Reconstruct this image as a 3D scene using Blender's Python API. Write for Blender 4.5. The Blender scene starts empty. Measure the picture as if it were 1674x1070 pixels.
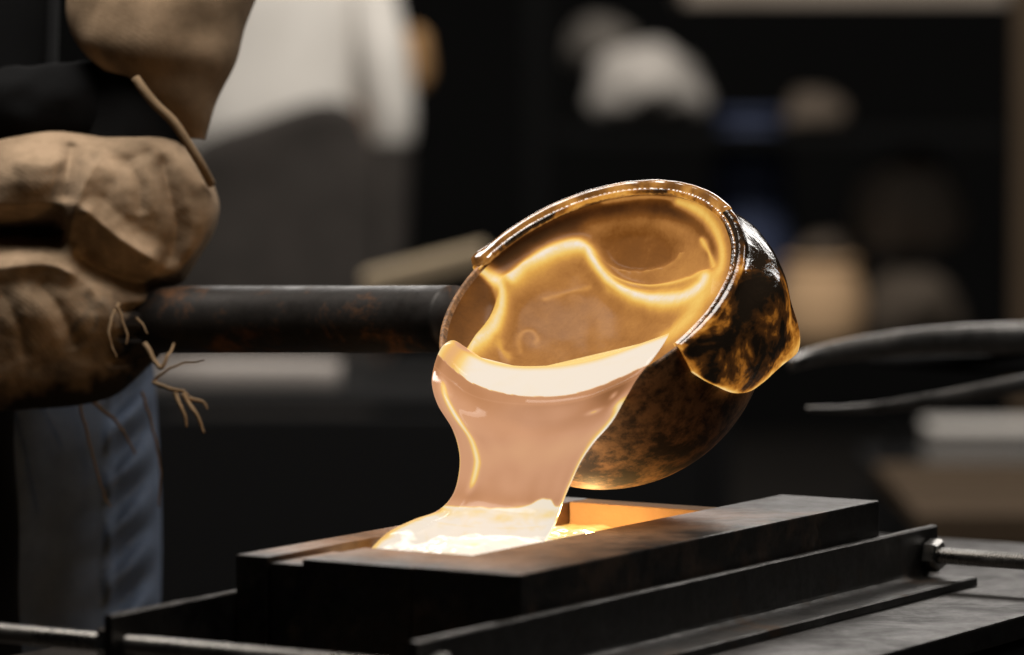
import bpy, bmesh, math, random
import numpy as np
from mathutils import Vector, Matrix, noise, Euler

# ------------------------------------------------------------------ camera
SC = bpy.context.scene
COL = SC.collection
LENS, PITCH, DIST = 150.0, math.radians(3.9), 2.6
FW = np.array([0, math.cos(PITCH), -math.sin(PITCH)])
UP = np.array([0, math.sin(PITCH), math.cos(PITCH)])
RT = np.array([1.0, 0, 0])
CAM = -FW * DIST
cam = bpy.data.cameras.new('camera')
cam.lens = LENS; cam.sensor_width = 36; cam.clip_start = .05; cam.clip_end = 60
cam.dof.use_dof = True; cam.dof.focus_distance = 2.85; cam.dof.aperture_fstop = 4.2
camo = bpy.data.objects.new('camera', cam); COL.objects.link(camo)
camo.location = CAM; camo.rotation_euler = (math.pi/2 - PITCH, 0, 0)
SC.camera = camo

# ------------------------------------------------------------------ world, exposure, lamps
w = bpy.data.worlds.new('World'); SC.world = w; w.use_nodes = True
w.node_tree.nodes['Background'].inputs[0].default_value = (.8, .9, 1, 1)
w.node_tree.nodes['Background'].inputs[1].default_value = .003
SC.view_settings.view_transform = 'Standard'; SC.view_settings.look = 'None'
SC.view_settings.exposure = 0; SC.view_settings.gamma = 1
SC.render.engine = 'CYCLES'
SC.cycles.use_denoising = True
SC.cycles.max_bounces = 10; SC.cycles.transmission_bounces = 8
SC.cycles.sample_clamp_indirect = 4

def area(name, loc, target, sx, sy, power, color):
    l = bpy.data.lights.new(name, 'AREA'); l.shape = 'RECTANGLE'; l.size = sx; l.size_y = sy
    l.energy = power; l.color = color
    o = bpy.data.objects.new(name, l); COL.objects.link(o)
    o.location = loc
    o.rotation_euler = (Vector(target) - Vector(loc)).to_track_quat('-Z', 'Y').to_euler()
    return o
area('roof_light', (.35, 2.7, 1.15), (.05, .15, -.14), 2.2, .5, 30, (1, .95, .9))
area('ceiling_lamp', (-.24, .20, 1.5), (-.16, .30, .0), 1.5, .7, 50, (1, .94, .87))
area('glint_light', (1.25, 1.05, .75), (.08, .27, .0), .16, .5, 4.5, (1, .97, .93))  # strip lamp out of view, added for the glints on the glass crust
area('hall_light', (.2, 3.6, 3.2), (-.2, 7.6, .2), 2.4, .9, 225, (1, .95, .88))
def point(name, loc, power, color, rad):
    l = bpy.data.lights.new(name, 'POINT'); l.energy = power; l.color = color; l.shadow_soft_size = rad
    o = bpy.data.objects.new(name, l); COL.objects.link(o); o.location = loc

# ------------------------------------------------------------------ frames of reference
F = LENS / 36 * 1674
def ray(x, y): return (FW*F + RT*(x-837) - UP*(y-535)) / F
def P(x, y, d): return CAM + ray(x, y)*d
def K(d): return d / F
def px_of(pts):
    q = np.asarray(pts) - CAM; d = q @ FW
    return np.stack([837 + (q @ RT)/d*F, 535 - (q @ UP)/d*F], -1)
# the mould: corner, long axis, short axis
MN = np.array([.00473, -.06989, -.14306])
MU = np.array([.51941, .85452, 0]); MV = np.array([-.85452, .51941, 0]); MZ = np.array([0, 0, 1.0])
def M(u, v, z): return MN + MU*u + MV*v + MZ*z       # z from the top of the mould
# the ladle bowl: centre, axis out of the mouth
LD = 2.87; LK = K(LD)
LC = P(985, 530, LD)
c25, s25, c50, s50 = math.cos(math.radians(27.3)), math.sin(math.radians(27.3)), math.cos(math.radians(55.4)), math.sin(math.radians(55.4))
LN = s50*(-s25*RT + c25*UP) - c50*FW
LA = c25*RT + s25*UP
LM = c50*(-s25*RT + c25*UP) + s50*FW
LR = LC + LN*63*LK                                    # rim centre
def L(s, t, w): return LR + LK*(np.multiply.outer(s, LA) + np.multiply.outer(t, LM) + np.multiply.outer(w, LN))

# added point lamps boosting the hot glass's glow, in the cavity and behind the stream
point('glass_glow_boost', M(.315, .135, -.0055), .12, (1, .62, .24), .004)
point('glass_glow_boost', M(.262, .165, .030), .8, (1, .58, .22), .008)

# ------------------------------------------------------------------ builders
def mesh(name, verts, faces, mat, parent=None, smooth=True, attrs=None):
    me = bpy.data.meshes.new(name)
    me.from_pydata([tuple(map(float, v)) for v in verts], [], [tuple(f) for f in faces])
    if attrs:
        for k, a in attrs.items():
            at = me.attributes.new(k, 'FLOAT', 'POINT'); at.data.foreach_set('value', np.asarray(a, dtype=np.float32))
    me.validate()
    bm = bmesh.new(); bm.from_mesh(me); bmesh.ops.recalc_face_normals(bm, faces=bm.faces); bm.to_mesh(me); bm.free()
    if smooth: me.shade_smooth()
    o = bpy.data.objects.new(name, me); COL.objects.link(o)
    if mat: me.materials.append(mat)
    if parent: o.parent = parent; o.matrix_parent_inverse = parent.matrix_world.inverted() if False else Matrix.Translation(-Vector(parent.location))
    return o
def thing(name, label, cat, loc=(0, 0, 0), group=None):
    o = bpy.data.objects.new(name, None); COL.objects.link(o); o.location = loc; o.empty_display_size = .05
    return tag(o, label, cat, group)
def tag(o, label, cat, group=None):
    o['label'] = label; o['category'] = cat
    if group: o['group'] = group
    return o
def grid_faces(n, m, wrap_m=False, wrap_n=False):
    f = []
    for i in range(n if wrap_n else n-1):
        for j in range(m if wrap_m else m-1):
            a, b = i*m + j, i*m + (j+1) % m
            i2 = (i+1) % n
            f.append((a, b, i2*m + (j+1) % m, i2*m + j))
    return f
def loops(name, rings, mat, parent=None, caps=True, attrs=None, smooth=True):
    rings = np.asarray(rings); n, m = rings.shape[:2]
    f = grid_faces(n, m, wrap_m=True)
    if caps: f += [tuple(range(m)), tuple((n-1)*m + i for i in range(m))]
    return mesh(name, rings.reshape(-1, 3), f, mat, parent, smooth, attrs)
def cr(knots, n):
    """Catmull-Rom resample of a list of equal-shape arrays."""
    k = np.asarray(knots, float); N = len(k)
    out = []
    for x in np.linspace(0, N-1, n):
        i = min(int(x), N-2); t = x - i
        p0, p1, p2, p3 = k[max(i-1, 0)], k[i], k[i+1], k[min(i+2, N-1)]
        out.append(.5*((2*p1) + (p2-p0)*t + (2*p0-5*p1+4*p2-p3)*t*t + (3*p1-p0-3*p2+p3)*t**3))
    return np.array(out)
def tube(name, pts, rad, mat, parent=None, n=16, caps=True, squash=None):
    pts = np.asarray(pts, float)
    rad = np.full(len(pts), rad) if np.isscalar(rad) else np.asarray(rad)
    rings = []; ref = None
    for i, p in enumerate(pts):
        t = pts[min(i+1, len(pts)-1)] - pts[max(i-1, 0)]; t /= np.linalg.norm(t)
        if ref is None:
            a = np.array([0, 0, 1.0]) if abs(t[2]) < .9 else np.array([1.0, 0, 0])
        else: a = ref
        b = a - t*(a @ t); b /= np.linalg.norm(b); ref = b; c = np.cross(t, b)
        sq = squash or (1, 1)
        rings.append([p + rad[i]*(sq[0]*math.cos(x)*b + sq[1]*math.sin(x)*c) for x in np.linspace(0, 2*math.pi, n, endpoint=False)])
    return loops(name, rings, mat, parent, caps)
def box(name, fn, lo, hi, mat, parent=None, bevel=.001, seg=2, cuts=0, jitter=0):
    """fn maps local (a,b,c) to world."""
    bm = bmesh.new()
    bmesh.ops.create_cube(bm, size=1)
    for v in bm.verts:
        v.co = Vector([lo[i] + (hi[i]-lo[i])*(v.co[i]+.5) for i in range(3)])
    if bevel: bmesh.ops.bevel(bm, geom=list(bm.edges), offset=bevel, segments=seg, profile=.6, affect='EDGES')
    if cuts:
        bmesh.ops.subdivide_edges(bm, edges=list(bm.edges), cuts=cuts, use_grid_fill=True)
    for v in bm.verts:
        p = Vector(fn(*v.co))
        if jitter: p += noise.noise_vector(p*60)*jitter
        v.co = p
    bmesh.ops.recalc_face_normals(bm, faces=bm.faces)
    me = bpy.data.meshes.new(name); bm.to_mesh(me); bm.free()
    me.materials.append(mat)
    for p in me.polygons: p.use_smooth = False
    o = bpy.data.objects.new(name, me); COL.objects.link(o)
    if parent: o.parent = parent; o.matrix_parent_inverse = Matrix.Translation(-Vector(parent.location))
    return o
def pxloft(name, secs, mat, parent=None, n=60, m=48, wob=0, wf=20, power=1.0, fn=None):
    """closed tube through sections (y, xl, xr, depth, half thickness in m)."""
    S = cr([list(s) for s in secs], n)
    th = np.linspace(0, 2*math.pi, m, endpoint=False)
    rings = []
    for y, xl, xr, d, b in S:
        r = []
        for a in th:
            cx, sx = math.cos(a), math.sin(a)
            x = (xl+xr)/2 + (xr-xl)/2*math.copysign(abs(cx)**power, cx)
            dd = d - b*math.copysign(abs(sx)**power, sx)
            if fn: dd += fn(x, y, sx)
            p = P(x, y, dd)
            if wob: p = p + np.array(noise.noise_vector(Vector(p)*wf))*wob
            r.append(p)
        rings.append(r)
    return loops(name, rings, mat, parent)

# ------------------------------------------------------------------ materials
def srgb(r, g, b):
    f = lambda c: (c/255/12.92 if c/255 <= .04045 else ((c/255+.055)/1.055)**2.4)
    return (f(r), f(g), f(b), 1)
class Mat:
    def __init__(s, name):
        s.m = bpy.data.materials.new(name); s.m.use_nodes = True; s.t = s.m.node_tree; s.n = s.t.nodes; s.l = s.t.links
        s.b = s.n['Principled BSDF']
        s.co = s.n.new('ShaderNodeTexCoord')
    def set(s, **k):
        for a, v in k.items(): s.b.inputs[a.replace('_', ' ')].default_value = v
        return s
    def noise(s, scale, detail=6, rough=.6, dist=0, stretch=None):
        n = s.n.new('ShaderNodeTexNoise'); n.inputs['Scale'].default_value = scale; n.inputs['Detail'].default_value = detail
        n.inputs['Roughness'].default_value = rough; n.inputs['Distortion'].default_value = dist
        if stretch:
            mp = s.n.new('ShaderNodeMapping'); mp.inputs['Scale'].default_value = stretch[:3]
            if len(stretch) > 3: mp.inputs['Rotation'].default_value = stretch[3]
            s.l.new(s.co.outputs['Object'], mp.inputs[0]); s.l.new(mp.outputs[0], n.inputs['Vector'])
        else: s.l.new(s.co.outputs['Object'], n.inputs['Vector'])
        return n.outputs['Fac']
    def ramp(s, src, stops, interp='LINEAR'):
        r = s.n.new('ShaderNodeValToRGB'); e = r.color_ramp; e.interpolation = interp
        c4 = lambda c: c if len(c) == 4 else (*c, 1)
        e.elements[0].position = stops[0][0]; e.elements[0].color = c4(stops[0][1])
        e.elements[1].position = stops[-1][0]; e.elements[1].color = c4(stops[-1][1])
        for p, c in stops[1:-1]: e.elements.new(p).color = c4(c)
        s.l.new(src, r.inputs[0]); return r.outputs[0]
    def math(s, op, a, b=None, clamp=False):
        n = s.n.new('ShaderNodeMath'); n.operation = op; n.use_clamp = clamp
        for i, x in enumerate((a, b)):
            if x is None: continue
            if isinstance(x, (int, float)): n.inputs[i].default_value = x
            else: s.l.new(x, n.inputs[i])
        return n.outputs[0]
    def attr(s, name):
        a = s.n.new('ShaderNodeAttribute'); a.attribute_name = name; return a.outputs['Fac']
    def to(s, src, inp): s.l.new(src, s.b.inputs[inp]); return s
    def bump(s, src, strength=.3, dist=.001):
        b = s.n.new('ShaderNodeBump'); b.inputs['Strength'].default_value = strength; b.inputs['Distance'].default_value = dist
        s.l.new(src, b.inputs['Height']); s.l.new(b.outputs[0], s.b.inputs['Normal']); return s
    def mix(s, fac, a, b, blend='MIX'):
        n = s.n.new('ShaderNodeMix'); n.data_type = 'RGBA'; n.blend_type = blend
        if isinstance(fac, (int, float)): n.inputs[0].default_value = fac
        else: s.l.new(fac, n.inputs[0])
        for i, x in ((6, a), (7, b)):
            if isinstance(x, tuple): n.inputs[i].default_value = x if len(x) == 4 else (*x, 1)
            else: s.l.new(x, n.inputs[i])
        return n.outputs[2]

def steel(name, base, rust, lo=.52, hi=.68, rough=(.38, .6), metallic=.85, rot=None):
    m = Mat(name).set(Metallic=metallic)
    n1 = m.noise(18 if metallic > .05 else 26, 9, .70, .3); n2 = m.noise(160 if metallic > .05 else 95, 7, .75)
    br = m.noise(30, 5, .7, 0, (1.2, 40, 40, (0, 0, rot)) if rot is not None else (1, 1, 1))
    c = m.mix(m.ramp(n1, [(lo, (0, 0, 0)), (hi, (1, 1, 1))]), base, rust)
    c = m.mix(m.math('MULTIPLY', m.ramp(n2, [(.45, (0, 0, 0)), (.62, (1, 1, 1))]), .5 if metallic > .05 else .85), c, tuple(x*.45 for x in (base[:3] if metallic > .05 else rust[:3])))
    m.to(c, 'Base Color')
    r = m.math('ADD', m.math('MULTIPLY', br, (rough[1]-rough[0])*1.6), rough[0]-.2*(rough[1]-rough[0]))
    r = m.math('ADD', r, m.math('MULTIPLY', m.math('SUBTRACT', n1, .5), .9 if metallic > .05 else .3)); m.to(r, 'Roughness')
    m.bump(m.math('ADD', n2, m.math('MULTIPLY', br, .6)), .25, .0006)
    return m.m
mould_rot = -math.atan2(MU[1], MU[0])
MAT_MOULD = steel('mould_steel', (.045, .041, .038), (.05, .036, .026), .5, .68, (.36, .56), 1, mould_rot)
def glow_tint(mat):  # brown tint round the cavity paints the glass glow onto the steel
    t = mat.node_tree; n = t.nodes; l = t.links; b = n['Principled BSDF']
    co = n.new('ShaderNodeTexCoord')
    def m2(op, a, b_=None, clamp=False):
        q = n.new('ShaderNodeMath'); q.operation = op; q.use_clamp = clamp
        for i_, x in enumerate((a, b_)):
            if x is None: continue
            if isinstance(x, (int, float)): q.inputs[i_].default_value = x
            else: l.new(x, q.inputs[i_])
        return q.outputs[0]
    def along(axis):
        d = n.new('ShaderNodeVectorMath'); d.operation = 'DOT_PRODUCT'; d.inputs[1].default_value = tuple(axis)
        l.new(co.outputs['Object'], d.inputs[0])
        return m2('SUBTRACT', d.outputs['Value'], float(MN @ axis))
    v = m2('ABSOLUTE', m2('SUBTRACT', along(MV), .130)); u = m2('ABSOLUTE', m2('SUBTRACT', along(MU), .20))
    ns = n.new('ShaderNodeTexNoise'); ns.inputs['Scale'].default_value = 38; ns.inputs['Detail'].default_value = 7; ns.inputs['Roughness'].default_value = .65
    l.new(co.outputs['Object'], ns.inputs['Vector'])
    d = m2('MAXIMUM', m2('DIVIDE', m2('SUBTRACT', v, .052), .085), m2('DIVIDE', m2('SUBTRACT', u, .14), .055))
    f = m2('MULTIPLY', m2('SUBTRACT', m2('ADD', 1.0, m2('MULTIPLY', m2('SUBTRACT', ns.outputs['Fac'], .5), 1.6)), m2('MAXIMUM', d, 0)), .85, True)
    c_old = b.inputs['Base Color'].links[0].from_socket
    mx = n.new('ShaderNodeMix'); mx.data_type = 'RGBA'; l.new(f, mx.inputs[0]); l.new(c_old, mx.inputs[6]); mx.inputs[7].default_value = (.23, .115, .05, 1)
    l.new(mx.outputs[2], b.inputs['Base Color'])
    l.new(m2('SUBTRACT', 1.0, m2('MULTIPLY', f, .9)), b.inputs['Metallic'])
glow_tint(MAT_MOULD)
MAT_IRON = steel('angle_iron_steel', (.06, .056, .052), (.10, .06, .034), .56, .72, (.36, .55), 1, mould_rot)
MAT_PLATE = steel('table_steel', (.055, .05, .046), (.025, .022, .02), .42, .6, (.36, .62), 1, mould_rot)
MAT_ROD = steel('zinc_rod', (.24, .23, .215), (.16, .14, .12), .6, .8, (.22, .4), 1)
MAT_HANDLE = steel('handle_steel', (.022, .019, .017), (.10, .045, .018), .56, .66, (.4, .6), .6)
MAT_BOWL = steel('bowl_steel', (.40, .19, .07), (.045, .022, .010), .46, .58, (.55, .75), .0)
MAT_DARK = Mat('dark_metal').set(Base_Color=(.006, .006, .0065, 1), Metallic=.0, Roughness=.7, Specular_IOR_Level=.2).m
MAT_TONG = steel('tong_steel', (.28, .265, .25), (.06, .05, .04), .55, .7, (.3, .42), 1)

HOT = [(0, srgb(26, 13, 5)), (.12, srgb(62, 33, 12)), (.3, srgb(112, 66, 24)), (.42, srgb(157, 104, 51)), (.52, srgb(182, 126, 63)),
       (.66, srgb(216, 160, 74)), (.8, srgb(236, 194, 100)), (.92, srgb(236, 210, 150)), (1, srgb(235, 224, 208))]
def glow(name, ramp, attr='melt', gain=1.0, rough=.1, tex=None, base=(.06, .03, .012, 1), jag=0):
    m = Mat(name).set(Base_Color=base, Roughness=rough, IOR=1.5)
    h = m.attr(attr)
    n = m.noise(55, 8, .65, .4); fine = m.noise(420, 5, .7)
    if tex: h = m.math('ADD', h, m.math('MULTIPLY', m.math('SUBTRACT', n, .5), tex))
    if jag: h = m.math('ADD', h, m.math('MULTIPLY', m.math('SUBTRACT', fine, .5), jag))
    c = m.ramp(h, ramp)
    m.to(c, 'Emission Color')
    g = m.math('MULTIPLY', m.math('MAXIMUM', m.math('SUBTRACT', m.attr(attr), 1.05), 0), 10)
    m.to(m.math('ADD', g, gain), 'Emission Strength')
    m.bump(n, .12, .0015)
    return m
MAT_LINING = glow('molten_lining', HOT, tex=.22, jag=.10, rough=.25).set(Specular_IOR_Level=.03).m
STREAM = [(0, srgb(70, 40, 18)), (.15, srgb(128, 82, 46)), (.32, srgb(178, 125, 88)), (.5, srgb(202, 149, 114)), (.62, srgb(211, 160, 121)),
          (.74, srgb(232, 182, 102)), (.86, srgb(240, 208, 132)), (1, srgb(236, 226, 210))]
MAT_STREAM = glow('molten_stream', STREAM, tex=.05, rough=.07).set(Specular_IOR_Level=.06).m
MAT_PUDDLE = glow('molten_puddle', [(0, srgb(150, 95, 40)), (.25, srgb(222, 160, 72)), (.45, srgb(244, 200, 110)), (.65, srgb(246, 222, 165)), (.85, srgb(244, 232, 214)), (1, srgb(240, 230, 214))], tex=.55, rough=.08, gain=1.15).m
# glass crust over the rim: amber glass, inner glow and amber reflections painted as emission
def crust_mat():
    m = Mat('amber_glass').set(Roughness=.03, IOR=1.5, Base_Color=(.012, .008, .005, 1))
    h = m.attr('melt')
    n = m.noise(24, 6, .55, 1.0); n2 = m.noise(130, 5, .6, .5); n3 = m.noise(330, 3, .6)
    st = m.math('MULTIPLY', m.math('SUBTRACT', n, .5), 1.5)
    st = m.math('ADD', st, m.math('MULTIPLY', m.math('SUBTRACT', n2, .5), .32))
    hh = m.math('ADD', h, st)
    c = m.ramp(hh, [(0, srgb(9, 7, 5)), (.30, srgb(15, 10, 6)), (.44, srgb(60, 34, 12)), (.56, srgb(150, 92, 30)), (.7, srgb(206, 142, 58)), (.9, srgb(236, 186, 100)), (1, srgb(240, 205, 140))])
    m.to(c, 'Emission Color'); m.b.inputs['Emission Strength'].default_value = 1
    hb = m.math('ADD', m.math('MULTIPLY', n, .8), m.math('MULTIPLY', n2, .35))
    m.bump(m.math('ADD', hb, m.math('MULTIPLY', n3, .06)), .26, .005)
    return m.m
MAT_CRUST = crust_mat()

def cloth(name, c1, c2, wscale=430, rough=.95, weave=.35, shade_mask=None):
    m = Mat(name).set(Roughness=rough, Specular_IOR_Level=.15)
    n = m.noise(22, 6, .6); f = m.noise(500, 4, .7)
    wv = m.n.new('ShaderNodeTexWave'); wv.inputs['Scale'].default_value = wscale/3; wv.inputs['Distortion'].default_value = .8; wv.inputs['Detail'].default_value = 2
    m.l.new(m.co.outputs['Object'], wv.inputs['Vector']); wv.bands_direction = 'DIAGONAL'
    c = m.mix(m.ramp(n, [(.35, (0, 0, 0)), (.68, (1, 1, 1))]), c1, c2)
    c = m.mix(m.math('MULTIPLY', m.math('ADD', f, m.math('MULTIPLY', wv.outputs['Fac'], .07)), weave), c, tuple(x*.4 for x in c1[:3]))
    if shade_mask: c = m.mix(m.attr(shade_mask), c, (.012, .010, .009))  # painted shade: blends toward near black by the mask
    m.to(c, 'Base Color')
    m.bump(m.math('ADD', m.math('MULTIPLY', wv.outputs['Fac'], .14), f), .45, .0009)
    return m.m
MAT_GLOVE = cloth('tan_canvas', (.40, .29, .19), (.20, .135, .08))
MAT_SLEEVE = cloth('brown_canvas', (.31, .215, .135), (.13, .088, .052))
MAT_PIPE = cloth('cord_tan', (.25, .17, .10), (.15, .10, .055))
MAT_JEANS = cloth('denim', (.13, .17, .25), (.075, .10, .155), weave=.5)
MAT_BLACK = cloth('cuff_gap_black', (.003, .003, .0033), (.002, .002, .0022))
MAT_SKIN = Mat('skin').set(Base_Color=(.42, .25, .17, 1), Roughness=.55).m
MAT_SHIRT = cloth('pale_shirt', (.74, .70, .65), (.66, .62, .57))
MAT_APRON = cloth('grey_apron', (.055, .047, .042), (.034, .030, .027))
def plain(name, c, rough=.8, n=8):
    m = Mat(name).set(Roughness=rough)
    m.set(Specular_IOR_Level=.12); m.to(m.mix(m.noise(n, 5, .6), tuple(x*.75 for x in c), tuple(x*1.2 for x in c)), 'Base Color'); m.bump(m.noise(n*12, 4), .2, .003)
    return m.m

MAT_LIT_END = plain('lit_end_wall', (.36, .22, .11), .8, 22)  # lighter warm colour: glow on the cavity end wall painted in
# ------------------------------------------------------------------ setting
def world_box(name, lo, hi, mat, parent=None, bevel=.004):
    return box(name, lambda a, b, c: (a, b, c), lo, hi, mat, parent, bevel)
FLOOR = -1.1
MAT_FLOOR = plain('concrete_floor', (.035, .031, .028), .85, 3)
MAT_WALL = plain('soot_wall', (.006, .006, .006), .95, 2)
fl = mesh('floor', [(-7, -4, FLOOR), (8, -4, FLOOR), (8, 11, FLOOR), (-7, 11, FLOOR)], [(0, 1, 2, 3)], MAT_FLOOR); fl['kind'] = 'structure'
wl = world_box('wall', (-7, 11.0, FLOOR), (8, 11.15, 4.4), MAT_WALL); wl['kind'] = 'structure'

# ------------------------------------------------------------------ welding table
PZ = MN[2] - .0646
tb = thing('welding_table', 'dark steel welding table whose plate carries the clamped casting mould', 'table', tuple(M(.3, .1, FLOOR - MN[2])))
zt = PZ - MN[2]
box('table_top', M, (-.75, -.132, zt-.016), (.80, .33, zt), MAT_PLATE, tb, .0015)
box('apron_rail', M, (-.72, -.128, zt-.075), (.77, -.112, zt-.020), MAT_DARK, tb, .002)
for u, v in ((-.7, -.10), (-.7, .28), (.72, -.10), (.72, .28)):
    box('leg', M, (u-.025, v-.025, FLOOR-MN[2]), (u+.025, v+.025, zt-.0165), MAT_DARK, tb, .003)

# ------------------------------------------------------------------ casting mould in its clamp
mo = thing('casting_mould', 'dark steel bar mould clamped between two angle irons, glowing glass in its cavity', 'mould', tuple(M(.24, .1, zt)))
H = zt + .0005
box('side_bar', M, (0, 0, H), (.480, .0765, 0), MAT_MOULD, mo, .0012, 2)
box('side_bar', M, (-.001, .1822, H), (.3925, .2055, -.0005), MAT_MOULD, mo, .0012, 2)
box('end_block', M, (.0, .0772, H), (.0705, .1565, -.0003), MAT_MOULD, mo, .001, 2)
box('spacer_strip', M, (.0015, .1570, H), (.0705, .1816, -.0042), MAT_MOULD, mo, .001, 2)
box('end_plate', M, (.3660, .0772, H), (.3900, .1816, -.0006), MAT_LIT_END, mo, .001, 2)
box('base_plate', M, (.0712, .0772, H), (.3655, .1816, -.035), MAT_MOULD, mo, .0008, 1)
def angle_iron(v0, sgn, u0, u1):
    # L profile swept along u with a rolled inside fillet
    t, leg, fl_ = .0058, .0405, .037
    prof = [(0, 0), (0, leg-.0012), (.0012, leg), (t-.0012, leg), (t, leg-.0012), (t, t+.006)]
    prof += [(t+.006-.006*math.cos(a), t+.006-.006*math.sin(a)) for a in np.linspace(.2, math.pi/2-.2, 5)]
    prof += [(t+.006, t), (fl_-.001, t), (fl_, t-.001), (fl_, 0)]
    us = np.linspace(u0, u1, 60); rings = []
    for i, u in enumerate(us):
        rings.append([M(u, v0 + sgn*a, H + b) + (np.array(noise.noise_vector(Vector((u*55, a*200, b*200))))*.00035) for a, b in prof])
    return loops('angle_iron', rings, MAT_IRON, mo, smooth=False)
angle_iron(-.0035, -1, -.128, .553)
angle_iron(.2065, 1, -.128, .553)
def thread(u, va, vb, z, r=.0062, pitch=.0021):
    n = int((vb-va)/pitch*4); m = 14; rings = []
    for i in range(n):
        v = va + (vb-va)*i/(n-1)
        rings.append([M(u + (r*(1-.36*(.5+.5*math.cos(2*math.pi*v/pitch - a))))*math.cos(a), v, z + (r*(1-.36*(.5+.5*math.cos(2*math.pi*v/pitch - a))))*math.sin(a)) for a in np.linspace(0, 2*math.pi, m, endpoint=False)])
    return loops('threaded_rod', rings, MAT_ROD, mo)
def nut(rod, u, v0, v1, z, r=.0118):
    rings = []
    for v, q in ((v0, .86), (v0+.0014, 1), (v1-.0014, 1), (v1, .86)):
        rings.append([M(u+r*q*math.cos(a), v, z+r*q*math.sin(a)) for a in np.linspace(0, 2*math.pi, 6, endpoint=False)+.25])
    o = loops('hex_nut', rings, MAT_ROD, mo, smooth=False)
    o.parent = rod; return o
ZR = -.043
for u in (.536, -.113):
    rod = thread(u, -.24 if u > 0 else -.20, .36, ZR)
    nut(rod, u, -.0205, -.0097, ZR); nut(rod, u, .2127, .2235, ZR)

# ------------------------------------------------------------------ ladle
la = thing('casting_ladle', 'round scorched steel ladle tipped on a thick pipe handle, pouring molten glass', 'ladle', tuple(LC))
def lathe(name, prof, mat, parent, m=128, smooth=True):
    rings = []
    for rho, wv in prof:
        a = np.linspace(0, 2*math.pi, m, endpoint=False)
        rings.append(L(rho*np.cos(a), rho*np.sin(a), np.full(m, float(wv))))
    return loops(name, rings, mat, parent, True, None, smooth)
th0 = math.atan2(262, 63)
prof = [(270*math.sin(t), -63 + 270*math.cos(t)) for t in np.linspace(math.pi-.004, th0, 48)]
prof += [(262, 3), (260, 5), (256, 5), (254, 3), (252, -3)]
prof += [(257*math.sin(t), -63 + 257*math.cos(t)) for t in np.linspace(math.atan2(250, 58), math.pi-.004, 40)]
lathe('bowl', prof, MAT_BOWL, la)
HD = 2.945; HL = 3.10
hp = cr([P(744, 521, HD), P(600, 522, HD + .055), P(430, 522.5, HD + .113), P(250, 523, HL), P(30, 524, HL + .075), P(-100, 525, HL + .12)], 50)
hr = np.interp(np.arange(50), [0, 30, 49], [56.5*LK, 56*K(HL), 56*K(HL)])
tube('handle', hp, hr, MAT_HANDLE, la, 40)
# ------------------------------------------------------------------ molten glass
mg = thing('molten_glass', 'glowing amber molten glass pouring from the ladle mouth into the mould', 'molten glass', tuple(LC))
def segdist(x, y, pts):
    best = np.full(x.shape, 1e9); par = np.zeros(x.shape)
    pts = np.asarray(pts, float); n = len(pts)-1
    for i in range(n):
        a, b = pts[i], pts[i+1]; d = b-a
        t = np.clip(((x-a[0])*d[0] + (y-a[1])*d[1])/(d @ d), 0, 1)
        q = np.hypot(x-a[0]-t*d[0], y-a[1]-t*d[1]); k = q < best
        best = np.where(k, q, best); par = np.where(k, (i+t)/n, par)
    return best, par
def smooth_poly(p, n=40): return cr(p, n)
def sm(x, a, b):
    t = np.clip((x-a)/(b-a), 0, 1); return t*t*(3-2*t)
# lining: the sheet of glass inside the bowl, its flow ridges raised
nr, na = 150, 360
rho = np.linspace(0, 1, nr)**.8*251
A, R = np.meshgrid(np.linspace(0, 2*math.pi, na, endpoint=False), rho)
S_, T_ = R*np.cos(A), R*np.sin(A)
W_ = -3 - 92*(1-(R/251)**2)**.75
pts = L(S_, T_, W_); px = px_of(pts); X, Y = px[..., 0], px[..., 1]
heat = np.full(X.shape, .43); lift = np.zeros(X.shape)
rr = R/251
# cooler upper wall below the rim, warm mid wall, cool hollow
upper = sm(T_, 20, 150)
heat -= .05*upper
d, _ = segdist(X, Y, smooth_poly([(800, 440), (850, 398), (920, 362), (1000, 342), (1080, 340), (1140, 362), (1172, 400)]))
heat -= .27*np.exp(-(d/17)**2)
d, _ = segdist(X, Y, smooth_poly([(790, 445), (830, 425), (880, 395), (940, 375)]))
heat -= .16*np.exp(-(d/22)**2)
d, _ = segdist(X, Y, smooth_poly([(960, 372), (1040, 362), (1120, 372), (1165, 400)]))
heat += .06*np.exp(-(d/14)**2)
e = np.hypot((X-1042)/72, (Y-402)/40); hole = 1-sm(e, .62, 1.18)
heat = heat*(1-hole) + hole*.29; lift -= 14*hole
crustm = np.exp(-((e-1.02)/.07)**2)*(Y > 412)*(.6+.4*np.sin(X*.23)*np.sin(X*.11+2))
heat += .13*crustm; lift += 4*crustm
heat += .05*np.exp(-(((X-1110)/60)**2 + ((Y-440)/22)**2))
d1 = np.exp(-(((X-905)/75)**2 + ((Y-545)/40)**2)); heat -= .05*d1
heat += .07*np.exp(-(((X-900)/90)**2 + ((Y-460)/30)**2))
def ridge(poly, wd, ht, up, soft=None):
    global heat, lift
    dd, pr = segdist(X, Y, smooth_poly(poly))
    wd = wd*(.75+.25*np.sin(pr*9)) if soft is None else wd
    g = np.exp(-(dd/wd)**2)
    heat = np.where(g > .02, heat + (np.maximum(ht - heat, 0))*g, heat); lift += up*np.exp(-(dd/(wd*1.6))**2)
ridge([(845, 470), (868, 444), (905, 420), (940, 410), (964, 416), (978, 440), (1000, 468), (1035, 490), (1080, 500), (1125, 496), (1152, 482), (1160, 468)], 17, .97, 16)
ridge([(965, 420), (985, 446), (1010, 462), (1050, 470), (1090, 470), (1130, 462), (1160, 455)], 6, .74, 5)
ridge([(1000, 478), (1050, 486), (1100, 486), (1140, 474)], 9, .64, 2, 1)
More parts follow.
